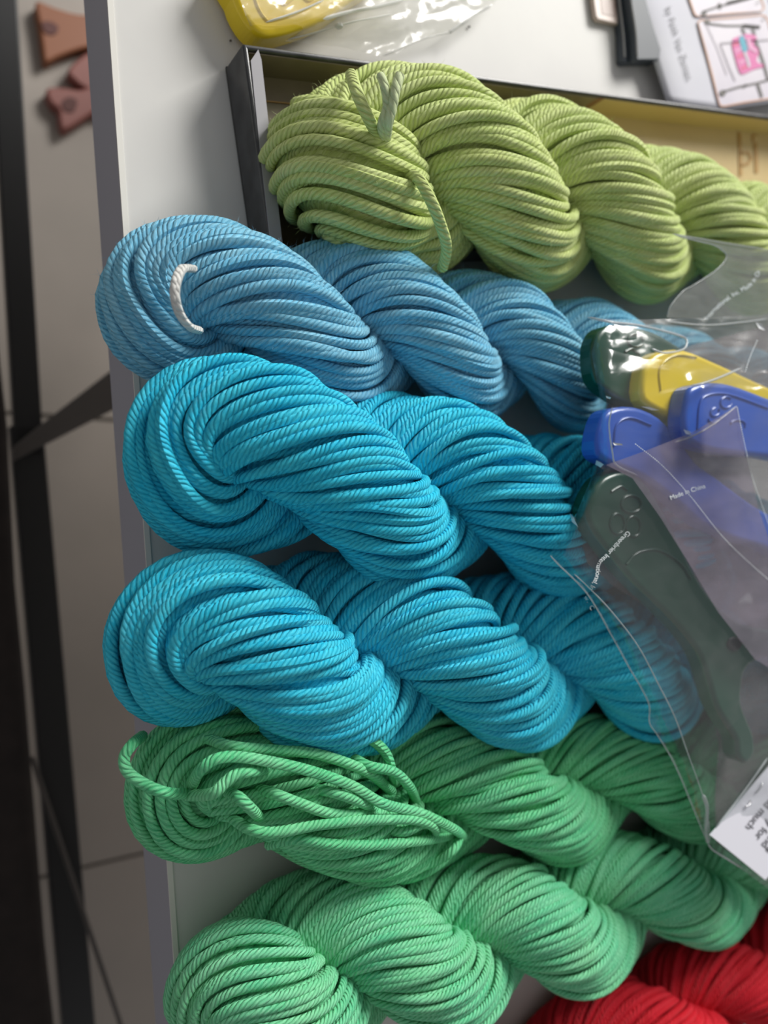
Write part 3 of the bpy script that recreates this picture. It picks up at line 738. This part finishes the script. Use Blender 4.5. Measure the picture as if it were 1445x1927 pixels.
crease([(1035, 1045), (1050, 1062), (1105, 1118), (1150, 1195), (1180, 1250), (1219, 1320), (1222, 1360), (1238, 1385), (1270, 1440), (1312, 1540), (1332, 1588)], .0003)
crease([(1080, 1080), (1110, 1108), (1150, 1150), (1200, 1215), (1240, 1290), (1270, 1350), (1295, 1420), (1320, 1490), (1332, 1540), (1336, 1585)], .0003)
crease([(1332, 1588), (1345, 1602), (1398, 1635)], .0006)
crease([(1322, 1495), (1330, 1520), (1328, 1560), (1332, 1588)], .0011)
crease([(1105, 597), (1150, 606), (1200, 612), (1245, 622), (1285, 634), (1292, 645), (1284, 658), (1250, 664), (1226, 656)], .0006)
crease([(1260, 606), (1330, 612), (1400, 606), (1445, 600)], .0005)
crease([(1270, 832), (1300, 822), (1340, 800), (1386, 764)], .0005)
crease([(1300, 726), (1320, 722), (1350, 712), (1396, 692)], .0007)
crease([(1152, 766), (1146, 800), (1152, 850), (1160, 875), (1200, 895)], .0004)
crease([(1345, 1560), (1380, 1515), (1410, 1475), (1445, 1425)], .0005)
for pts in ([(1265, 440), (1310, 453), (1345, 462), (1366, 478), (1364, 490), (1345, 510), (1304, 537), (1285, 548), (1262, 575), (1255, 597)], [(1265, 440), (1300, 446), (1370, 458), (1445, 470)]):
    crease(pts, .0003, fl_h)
M_glint = principled('film_glint', (.85, .88, .9), .08)  # white quads painted as glints on the film
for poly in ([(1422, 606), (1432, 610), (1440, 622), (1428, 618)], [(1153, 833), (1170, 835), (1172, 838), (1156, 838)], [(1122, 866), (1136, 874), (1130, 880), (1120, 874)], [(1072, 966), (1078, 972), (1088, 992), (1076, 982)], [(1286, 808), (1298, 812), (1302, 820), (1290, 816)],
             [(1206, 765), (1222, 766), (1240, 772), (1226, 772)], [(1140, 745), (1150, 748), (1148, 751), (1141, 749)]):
    me_ = mesh('glint_patch', [px(x, y, hb(x, y)+.0008+(.0012 if i == 1 else 0)) for i, (x, y) in enumerate(poly)], [(0, 1, 2, 3)], M_glint, bag)
M_print = principled('white_ink', (.75, .82, .84), .5)
hh = lambda x, y: hb(x, y)+.0040
text_px('printed_text', 'Greenbrier International, In', [(1181, 998), (1160, 1020), (1139, 1043), (1124, 1060), (1120, 1084), (1112, 1101), (1104, 1118), (1098, 1130)], 13.2, lambda x, y: hb(x, y)+.0012, M_print, bag, .93)
text_px('printed_text', 'International, Inc. Made in Ch', [(1330, 603), (1352, 580), (1376, 561), (1410, 541), (1427, 520), (1430, 505), (1424, 482), (1418, 470)], 12, lambda x, y: fl_h(x, y)+.001, M_print, bag, .98)
text_px('printed_text', 'Made in China', [(1262, 941), (1300, 927), (1340, 914), (1350, 911)], 12, hh, M_print, bag, 1.0)
text_px('printed_text', 'w. C', [(1098, 1124), (1108, 1140), (1116, 1160), (1122, 1172)], 12, lambda x, y: hb(x, y)+.0012, M_print, bag, 1.3)
def seam(pts, hf):
    P = np.array(smooth_line([(x, y, 0) for x, y in pts], 20))[:, :2]; s_ = np.concatenate([[0], np.cumsum(np.linalg.norm(np.diff(P, axis=0), axis=1))])
    V = []; Fc = []
    for d in np.arange(0, s_[-1], 4.2):
        p = [np.array([np.interp(d+k, s_, P[:, 0]), np.interp(d+k, s_, P[:, 1])]) for k in (0, 2.4)]
        n_ = p[1]-p[0]; n_ = np.array([-n_[1], n_[0]])/max(1e-6, np.linalg.norm(n_))*.6
        b = len(V)
        for q in (p[0]-n_, p[1]-n_, p[1]+n_, p[0]+n_): V.append(px(q[0], q[1], hf(q[0], q[1])))
        Fc.append((b, b+1, b+2, b+3))
    o = mesh('perforated_seam', V, Fc, M_print, bag); o['kind'] = 'stuff'
seam([(1195, 835), (1245, 875), (1300, 935), (1360, 1010), (1420, 1068), (1470, 1110)], hh)
seam([(1387, 766), (1400, 830), (1415, 895), (1430, 940), (1455, 1010)], hh)
seam([(1425, 640), (1412, 670), (1402, 700)], hh)

M_card = principled('white_card', (.84, .84, .92), .55)
card = prism('header_card', [(1337, 1572), (1440, 1656), (1600, 1480), (1600, 1265), (1445, 1446)], .0935, .0008, M_card, None)
tag(card, 'white printed card in the bag at the right edge, above the lower green skein', 'card')
hc = lambda x, y: .0938
M_txt = principled('dark_grey_ink', (.07, .07, .08), .6)
dv = np.array((-.645, .764)); upv = np.array((dv[1], -dv[0]))
for body, end in (('and much', (1397, 1569)), ('today for', (1413, 1589)), ("'s and", (1427, 1603)), ('&', (1441, 1607)), ('more', (1380, 1549))):
    if body == 'more': continue
    e_ = np.array(end, float); em = 21.5
    wd = {'and much': 97, 'today for': 95, "'s and": 62, '&': 17}[body]
    st = e_ - dv*wd - upv*5
    text_px('printed_text', body, [tuple(st), tuple(st+dv*wd*.5), tuple(st+dv*(wd+30))], em, hc, M_txt, card, 1.0)
M_staple = principled('staple_wire', (.6, .6, .62), .25, Metallic=.8)
for pts in ([(1422, 1492), (1428, 1486), (1433, 1478), (1434, 1472)], [(1401, 1519), (1405, 1517), (1410, 1514), (1412, 1506)]):
    strand_px([(x, y, .0942+.0006*(i in (1, 2))) for i, (x, y) in enumerate(pts)], .0004, M_staple, card, 'staple')

bag2 = empty('plastic_bag', (0, 0, 0), 'clear shiny plastic bag over the yellow scissors at the top edge', 'bag')
up_poly = [(430, -90), (452, 0), (462, 30), (476, 60), (505, 76), (560, 80), (640, 88), (720, 107), (745, 101), (770, 86), (800, 73), (850, 62), (884, 34), (925, 12), (1000, -90)]
def hu(x, y):
    b_ = .006 + .013*min(1, max(0, (790-x)/90))*min(1, max(0, (75-y)/40))
    return float(b_ + .0022*ridges(x, y, .009, .050, 2.2, -.45))
sheet('film', up_poly, hu, F_up, bag2, 7)
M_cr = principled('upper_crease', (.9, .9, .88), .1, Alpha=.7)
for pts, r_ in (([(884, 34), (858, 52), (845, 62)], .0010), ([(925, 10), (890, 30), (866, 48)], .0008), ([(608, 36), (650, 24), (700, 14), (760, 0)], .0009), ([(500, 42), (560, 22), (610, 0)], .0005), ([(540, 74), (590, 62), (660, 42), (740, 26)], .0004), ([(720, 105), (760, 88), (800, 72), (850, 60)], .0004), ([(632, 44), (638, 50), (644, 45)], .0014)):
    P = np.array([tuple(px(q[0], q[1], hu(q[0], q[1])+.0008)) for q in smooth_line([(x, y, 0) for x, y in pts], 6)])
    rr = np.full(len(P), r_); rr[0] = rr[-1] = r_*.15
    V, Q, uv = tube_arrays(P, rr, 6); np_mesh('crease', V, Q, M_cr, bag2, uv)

# lint on the table and yarn
M_lint = principled('lint', (.12, .11, .10), .9)
for k, (x, y, h) in enumerate(((883, 50, .0004), (434, 76, .0004))):
    o = prism('lint_speck', [(x-2, y-1), (x+1, y-2.5), (x+2.5, y+1), (x-1, y+2)], h+.0004, .0005, M_lint)
    tag(o, ['dark lint speck on the white table right of the upper bag', 'tiny lint speck on the white table left of the box corner'][k], 'lint')
